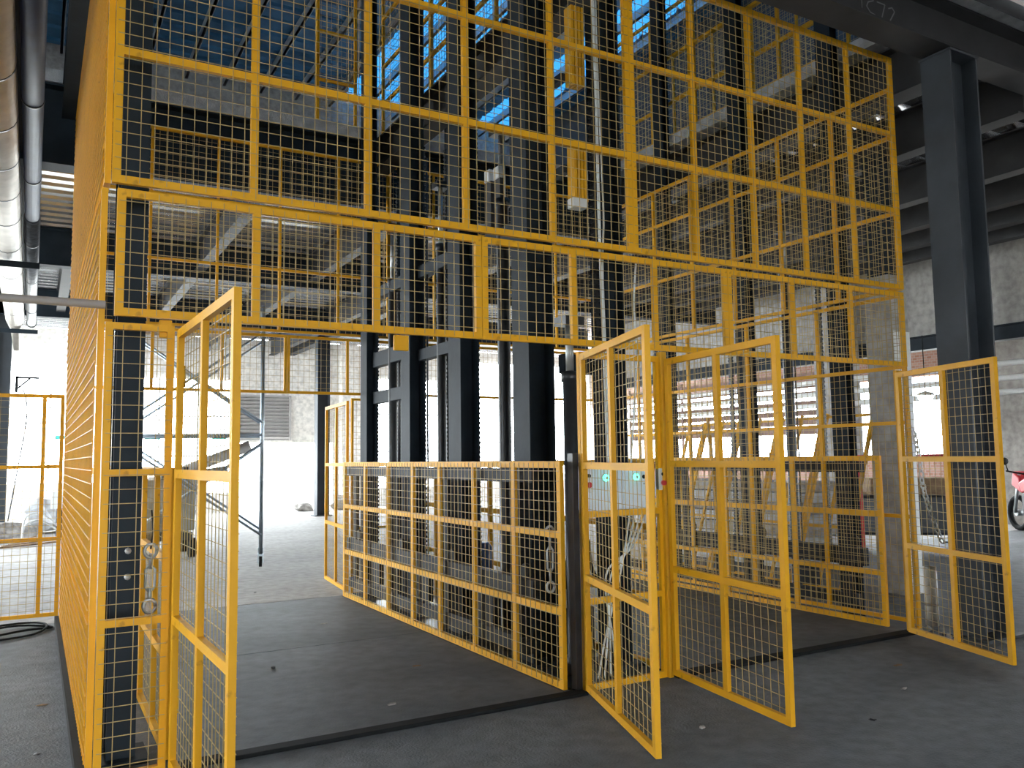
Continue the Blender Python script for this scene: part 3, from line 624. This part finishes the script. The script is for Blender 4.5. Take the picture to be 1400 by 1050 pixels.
for fy in (-0.02, 0.92):
    for z0, z1 in ((0.45, 1.75), (2.05, 3.35)):
        for a, b in ((z0, z1), (z1, z0)): MB().tube([(-1.85, fy, a), (0, fy, b)], 0.018, 8).build('cross_brace', GALV, sc)
    MB().tube([(-1.85, fy, 1.87), (0, fy, 1.87)], 0.022, 8).build('ledger', GALV, sc)
MB().box(-1.8, -0.05, 0.02, 0.88, 3.4, 3.44).build('deck_board', WOOD, sc)

# ------------------------------------------------------------------ grey mixer cart behind the scaffold
t = thing('tank_cart', 'grey tank cart with slanted conveyor tube behind the scaffold', 'machine', (1.45, 10.1, 0))
MB().prism([(-0.5, 0.42), (0.5, 0.42), (0.62, 1.15), (-0.62, 1.15)], -0.45, 0.45, 'x').build('tank', MACH, t, 0.02)
MB().box(-0.5, 0.5, -0.65, 0.65, 1.15, 1.22).build('rim', MACH, t)
MB().box(-0.4, 0.4, -0.6, 0.6, 0.28, 0.40).build('chassis', GREASE, t)
for x in (-0.42, 0.42):
    for y in (-0.45, 0.45): MB().tube([(x-0.05, y, 0.15), (x+0.05, y, 0.15)], 0.15, 16).build('wheel', BLACK, t)
MB().tube([(-0.3, 0, 1.1), (1.35, -0.2, 1.75)], 0.09, 14).build('conveyor_tube', LOUV, t)
MB().tube([(-0.2, -0.2, 1.15), (0.95, -0.4, 1.32)], 0.11, 14).build('screw_housing', MACH, t)
for i in range(3): MB().tube([(-0.3+0.3*i, -0.45, 1.2), (-0.3+0.3*i, -0.45, 1.42)], 0.05, 12).build('filler_cap', GREASE, t)

# ------------------------------------------------------------------ back wall fittings
t = thing('louvre_shutter', 'grey louvred shutter in the back wall beside the white doorway', 'shutter', (5.75, YB-0.05, 2.12))
MB().box(-0.8, -0.75, -0.02, 0.06, 0, 1.38).build('jamb', LOUV, t); MB().box(0.75, 0.8, -0.02, 0.06, 0, 1.38).build('jamb', LOUV, t)
MB().box(-0.8, 0.8, -0.02, 0.06, 1.33, 1.38).build('head', LOUV, t)
sl = None
for i in range(12):
    if sl is None: sl = MB().bar((-0.75, 0, 0), (0.75, 0, 0), 0.10, 0.012, R(40)).build('slat', LOUV, t); sl.location = (0, 0.03, 0.06)
    else: share(sl, t, (0, 0.03, 0.06+i*0.108))
MB().box(-0.78, 0.78, 0.09, 0.11, 0, 1.36).build('backing', MACH, t)
def window(n, x0, x1, z0, z1, nx, nz, label):
    w = MB().box(x0, x1, YB+0.08, YB+0.14, z0, z0+0.06).box(x0, x1, YB+0.08, YB+0.14, z1-0.06, z1).box(x0, x0+0.06, YB+0.08, YB+0.14, z0, z1).box(x1-0.06, x1, YB+0.08, YB+0.14, z0, z1).build('window_%d' % n, WHITE)
    tag(w, kind='structure')
    for i in range(1, nx): 
        x = x0+(x1-x0)*i/nx; MB().box(x-0.025, x+0.025, YB+0.085, YB+0.135, z0+0.06, z1-0.06).build('window_bar', WHITE, w)
    for i in range(1, nz):
        z = z0+(z1-z0)*i/nz; MB().box(x0+0.06, x1-0.06, YB+0.09, YB+0.13, z-0.02, z+0.02).build('window_bar', WHITE, w)
window(1, -2.4, 1.2, 0.9, 4.3, 3, 2, ''); window(2, 1.7, 4.9, 0.5, 4.0, 3, 3, ''); window(3, 8.9, 11.9, 0.5, 4.2, 3, 3, '')
window(4, 13.0, 17.6, 0.6, 4.9, 4, 3, '')
for i, (x, z) in enumerate(((0.35, 2.15), (2.6, 2.15), (4.45, 2.15))):
    o = MB().box(-0.22, 0.22, -0.01, 0.01, 0, 0.11).build('window_sticker', TEAL); o.location = (x, YB+0.07, z); tag(o, ['small teal sticker on the far left window', 'small teal sticker on the window behind the scaffold', 'small teal sticker on the window left of the shutter'][i], 'sticker')
for i, (x, w) in enumerate(((8.35, 0.5), (12.4, 0.55), (17.7, 0.1))):
    o = MB().box(-w/2, w/2, -0.35, 0, 0, 5.2).build('concrete_pier', CREAM); o.location = (x, YB, 0)
    tag(o, ['pale concrete pier right of the rear steel column', 'pale concrete pier between the far windows behind the masts', 'grey concrete pier far behind the control boxes'][i], 'pier')
for i, (x, y) in enumerate(((2.1, 5.0), (6.2, 5.1))):
    pass

# ------------------------------------------------------------------ rubble and scrap
def rock(loc, s, m, name, label, cat, seed):
    rnd = random.Random(seed); bm = bmesh.new(); bmesh.ops.create_icosphere(bm, subdivisions=2, radius=1)
    for v in bm.verts:
        k = 1+rnd.uniform(-.28, .28); v.co = Vector((v.co.x*s[0]*k, v.co.y*s[1]*k, max(-0.4, v.co.z)*s[2]*k))
    zmin = min(v.co.z for v in bm.verts)
    for v in bm.verts: v.co.z -= zmin
    me = bpy.data.meshes.new(name); bm.to_mesh(me); bm.free(); me.materials.append(m)
    o = bpy.data.objects.new(name, me); COL.objects.link(o); o.location = loc; return tag(o, label, cat)
rock((3.3, 20.4, 0), (0.3, 0.25, 0.16), RUBB, 'rubble_lump', 'dark lump of rubble on the floor under the back window', 'rubble', 1)
rock((6.6, 20.2, 0), (0.3, 0.22, 0.16), RUBB, 'rubble_lump', 'dark lump of rubble left of the rear steel column', 'rubble', 2)
rock((8.0, 20.3, 0), (0.5, 0.3, 0.28), RUBB, 'rubble_lump', 'dark lump of rubble right of the rear steel column', 'rubble', 3)
rock((0.1, 16.6, 0), (0.7, 0.6, 0.5), SLAB, 'rubble_heap', 'pale heap of broken plaster at far left', 'rubble', 4)
rock((-0.9, 14.6, 0), (0.6, 0.4, 0.25), RUBB, 'rubble_heap', 'low grey heap of debris by the left column', 'rubble', 5)
t = thing('scrap_box', 'small pale open box on a stand among the debris at far left', 'box', (0.12, 14.4, 0))
MB().box(-0.15, 0.15, -0.2, 0.2, 0.62, 0.95).build('box', WHITEG, t); MB().box(-0.05, 0.15, -0.12, 0.12, 0, 0.62).build('stand', GREASE, t)
for i in range(4):
    o = MB().bar((-0.9+.1*i, 12.9+.3*i, 0.03), (0.1-.12*i, 13.4+.12*i, 0.05+0.03*i), 0.06, 0.03).build('scrap_plank', WOOD); tag(o, ['broken plank on the floor at far left, nearest the fence', 'broken plank on the floor at far left, second from the fence', 'broken plank on the floor at far left, third from the fence', 'broken plank leaning on the debris at far left'][i], 'plank')
for i in range(2):
    wire('bent_rod', ['bent pale rod sticking out of the debris at far left', 'second bent pale rod lower in the debris at far left'][i], [(-0.5, 13.6, 0.05), (-0.45, 13.7+.1*i, 0.5-.15*i), (-0.2, 13.8+.4*i, 0.55-.15*i), (0.1, 13.9+.4*i, 0.3-.1*i)], 0.018, WHITEG, 'rod')
wire('cable_tangle', 'tangle of black cable on the floor under the far left fence', [(-1.3, 4.3, 0.012), (-0.5, 4.72, 0.012), (-0.2, 4.5, 0.02), (-0.32, 4.05, 0.012), (-0.8, 3.95, 0.012), (-0.4, 4.25, 0.02), (-0.15, 4.35, 0.012), (-0.5, 4.55, 0.02), (-1.2, 4.05, 0.012)], 0.010, BLACK)
rnd = random.Random(5)
spots = [(0.75, 0.9), (1.6, 0.4), (2.1, 1.2), (2.0, 3.1), (1.1, 3.9), (1.9, 5.4), (1.5, 5.9), (2.9, -0.9), (3.8, -1.3), (4.5, -1.0), (5.0, -0.6), (2.2, -1.7), (-0.28, 0.6), (-0.25, 1.6), (1.3, -0.7), (1.2, 1.7), (4.7, 0.8)]
for i, (x, y) in enumerate(spots):
    rock((x, y, 0.011 if (0.31 < x < 2.63 and 0.06 < y < 4.5) or (3.53 < x < 6 and 0.06 < y < 4.5) else 0), (rnd.uniform(.012, .04), rnd.uniform(.008, .02), rnd.uniform(.004, .01)), rnd.choice([RUBB, WOOD, GREASE]), 'floor_chip', 'small chip of debris lying on the grey floor', 'debris', 20+i)['group'] = 'debris chips on the floor'

# ------------------------------------------------------------------ right hand side
t = thing('concrete_pillar', 'concrete pillar with whitewashed front behind the right cage corner', 'pillar', (7.77, 1.36, 0))
MB().box(-0.15, 0.15, -0.16, 0.16, 0, 3.42).build('shaft', CONC, t, 0.01)
MB().box(-0.12, 0.12, -0.12, 0.12, 3.42, 4.8).build('steel_stub', DARK, t)
MB().box(-0.12, 0.152, -0.168, -0.161, 0, 2.80).build('whitewash', WHITE, t)
t = thing('pvc_tube', 'short white plastic tube standing upright by the right door', 'tube', (6.47, 0.12, 0))
MB().lathe((0, 0, 0), [(0.055, 0), (0.055, 0.50), (0.05, 0.50), (0.05, 0.45)], 20).build('tube', WHITE, t)
MB().lathe((0, 0, 0.17), [(0.0565, 0), (0.0565, 0.02)], 20).build('dirt_band', RUBB, t)
# white plastic barrier chain: looped links
cht = thing('plastic_chain', 'white plastic barrier chain hanging in a curve by the right door', 'chain', (6.28, 0.03, 0.75))
P = [(-0.13, 0, 1.0), (-0.05, 0, 0.9), (0.0, 0, 0.72), (0.02, 0, 0.5), (0.07, 0, 0.32), (0.14, 0, 0.16), (0.22, 0, 0.02), (0.27, 0, -0.06)]
pts = []
for i in range(len(P)-1):
    a, b = Vector(P[i]), Vector(P[i+1]); n = max(1, int((b-a).length/0.045))
    for k in range(n): pts.append((a+(b-a)*(k/n), (b-a).normalized()))
for i, (c, d) in enumerate(pts):
    sd = Vector((0, 1, 0)) if i % 2 else d.cross(Vector((0, 1, 0)))
    ring = [c+d*(0.032*math.cos(2*PI*k/10))+sd*(0.02*math.sin(2*PI*k/10)) for k in range(11)]
    MB().tube(ring, 0.007, 6).build('link', WHITEG, cht)
# leaning stored frames behind the right lift
rnd = random.Random(3)
lean_labels = ['yellow frame leaning in the stack behind the right lift, nearest the pillar', 'yellow frame leaning in the stack behind the right lift, second from the pillar', 'yellow frame leaning in the stack behind the right lift, third from the pillar', 'yellow frame leaning in the stack behind the right lift, fourth from the pillar', 'yellow frame leaning in the stack behind the right lift, farthest from the pillar']
for i in range(5):
    y0 = 1.55+0.72*i
    t = thing('stored_frame', lean_labels[i], 'frame', (7.05+0.05*i, y0, 0), 0, 'leaning yellow frames')
    lx, H = 0.62, 1.95
    MB().bar((0, 0, 0.02), (lx, -0.05, H), 0.035).build('stile', YELD, t)
    MB().bar((0, 0.62, 0.02), (lx, 0.57, H), 0.035).build('stile', YELD, t)
    for f in (0.02, 0.35, 0.68, 0.98): MB().bar((lx*f, -0.05*f, 0.02+(H-0.02)*f), (lx*f, 0.62-0.05*f, 0.02+(H-0.02)*f), 0.03).build('rail', YELD, t)
    MB().bar((0.01, 0.3, 0.03), (lx, 0.26, H), 0.03).build('mullion', YELD, t)
for i in range(6):
    o = MB().bar((6.75+0.02*i, 1.15+0.62*i, 0.03), (6.78, 0.55+0.62*i+0.75, 1.95), 0.032).build('loose_bar', YELD); 
    tag(o, 'loose yellow bar leaning diagonally behind the right guard, %s from the pillar' % ORD[i], 'bar', 'loose leaning bars')
t = thing('pallet_stack', 'pale stack of boards behind the leaning yellow frames', 'boards', (8.6, 4.6, 0))
for i in range(8): MB().box(-0.45+0.01*(i % 3), 0.45, -1.6, 1.6-0.03*(i % 2), 0.02+0.14*i, 0.14+0.14*i).build('board', RUBB if i % 2 else SLAB, t)
# pipes and openings along the right
for i, z in enumerate((2.92, 2.68, 2.45)):
    o = MB().tube([(13.4, -3, z), (13.4, 13.9, z)], 0.05, 12).build('wall_pipe', WHITE); tag(o, ['white pipe along the right wall opening, top of three', 'white pipe along the right wall opening, middle of three', 'white pipe along the right wall opening, bottom of three'][i], 'pipe')
t = thing('slat_screen', 'brown slatted screen below the lintel on the right', 'screen', (14.0, 7.4, 1.9))
for i in range(7): MB().box(-0.02, 0.02, 0, 6.6, 0.2*i, 0.2*i+0.115).build('slat', BROWN, t)
for yy in (0, 2.2, 4.4, 6.55): MB().box(-0.05, -0.02, yy, yy+0.06, -1.9, 1.4).build('post', BROWN, t)
t = thing('concrete_pillar', 'plain concrete pillar at the right edge behind the motorcycle', 'pillar', (17.3, 4.95, 0))
MB().box(-0.35, 0.35, -0.6, 0.55, 0, 5.2).build('shaft', CONC, t, 0.01)
o = MB().box(-0.3, 0.3, -0.3, 0.3, 0, 5.2).build('concrete_pier', CONC, None, 0.01); o.location = (13.4, 6.6, 0); tag(o, 'grey concrete pier between slatted screen bays', 'pier')
t = thing('pendant_lamp', 'round white lamp shining near the far right opening', 'lamp', (12.6, 4.2, 2.35))
MB().lathe((0, 0, 0), [(0.02, 0.16), (0.13, 0.12), (0.15, 0.08)], 16).build('lamp_shade', WHITE, t)
MB().lathe((0, 0, -0.02), [(0.02, 0), (0.1, 0.03), (0.13, 0.1)], 16).build('bulb', LAMP, t)
MB().tube([(0, 0, 0.16), (0, 0, 1.1)], 0.008, 6).build('cord', BLACK, t)
t = thing('red_machine', 'dark red machine with tube frame behind the plastic chain', 'machine', (11.5, 3.75, 0), R(-40))
MB().box(-0.9, 0.9, -0.4, 0.4, 0.25, 0.85).build('body', GREASE, t, 0.04)
MB().box(-0.7, 0.5, -0.35, 0.35, 0.85, 1.1).build('cover', WOOD, t, 0.04)
for x in (-0.85, 0.85):
    for y in (-0.38, 0.38): MB().tube([(x, y, 0), (x, y, 1.45)], 0.03, 8).build('frame_post', RED, t)
for y in (-0.38, 0.38): MB().tube([(-0.85, y, 1.43), (0.85, y, 1.43)], 0.03, 8).build('frame_rail', RED, t)
rock((14.1, 2.6, 0), (0.5, 0.4, 0.25), WHITE, 'sheet_heap', 'crumpled white sheet lying on the floor at the right edge', 'sheet', 201)
# motorcycle
t = thing('motorcycle', 'red motorcycle parked at the right edge beyond the column', 'motorcycle', (15.5, 4.05, 0), R(60))
for x in (-0.62, 0.62):
    ring = [(x+0.29*math.cos(a), 0, 0.33+0.29*math.sin(a)) for a in [2*PI*k/20 for k in range(21)]]
    ty = MB().tube(ring, 0.05, 8).build('tyre', BLACK, t)
    MB().tube([(x, -0.06, 0.33), (x, 0.06, 0.33)], 0.06, 12).build('hub', STEEL, ty)
MB().prism([(-0.25, 0.75), (0.3, 0.72), (0.38, 0.9), (0.1, 1.02), (-0.2, 0.92)], -0.14, 0.14, 'y').build('fuel_tank', RED, t, 0.03)
MB().prism([(0.3, 0.7), (0.62, 0.85), (0.55, 1.12), (0.35, 1.0)], -0.13, 0.13, 'y').build('front_fairing', RED, t, 0.03)
MB().prism([(-0.85, 0.88), (-0.2, 0.78), (-0.2, 0.88), (-0.8, 0.98)], -0.13, 0.13, 'y').build('seat', BLACK, t, 0.02)
MB().prism([(-0.3, 0.3), (0.3, 0.3), (0.32, 0.7), (-0.3, 0.72)], -0.13, 0.13, 'y').build('engine', GREASE, t, 0.03)
MB().tube([(0.62, 0.08, 0.33), (0.42, 0.08, 1.05)], 0.03, 8).build('fork', STEEL, t); MB().tube([(0.62, -0.08, 0.33), (0.42, -0.08, 1.05)], 0.03, 8).build('fork', STEEL, t)
MB().tube([(0.35, -0.35, 1.12), (0.42, 0, 1.06), (0.35, 0.35, 1.12)], 0.015, 8).build('handlebar', BLACK, t)
MB().tube([(0.38, 0.3, 1.12), (0.4, 0.34, 1.28)], 0.01, 6).build('mirror_stem', BLACK, t); MB().lathe((0.4, 0.34, 1.3), [(0.02, -0.01), (0.07, 0), (0.02, 0.01)], 12, 'x').build('mirror', BLACK, t)
for i in range(14):
    rnd = random.Random(50+i)
    rock((6.3+rnd.uniform(-.25, .55), -0.25+rnd.uniform(-.5, .3) if i % 2 else -0.62+rnd.uniform(-.12, .1), 0), (rnd.uniform(.015, .04), rnd.uniform(.015, .04), rnd.uniform(.01, .03)), RUBB, 'rubble_chip', 'small piece of rubble at the foot of the big column', 'rubble', 80+i)['group'] = 'rubble at the big column'
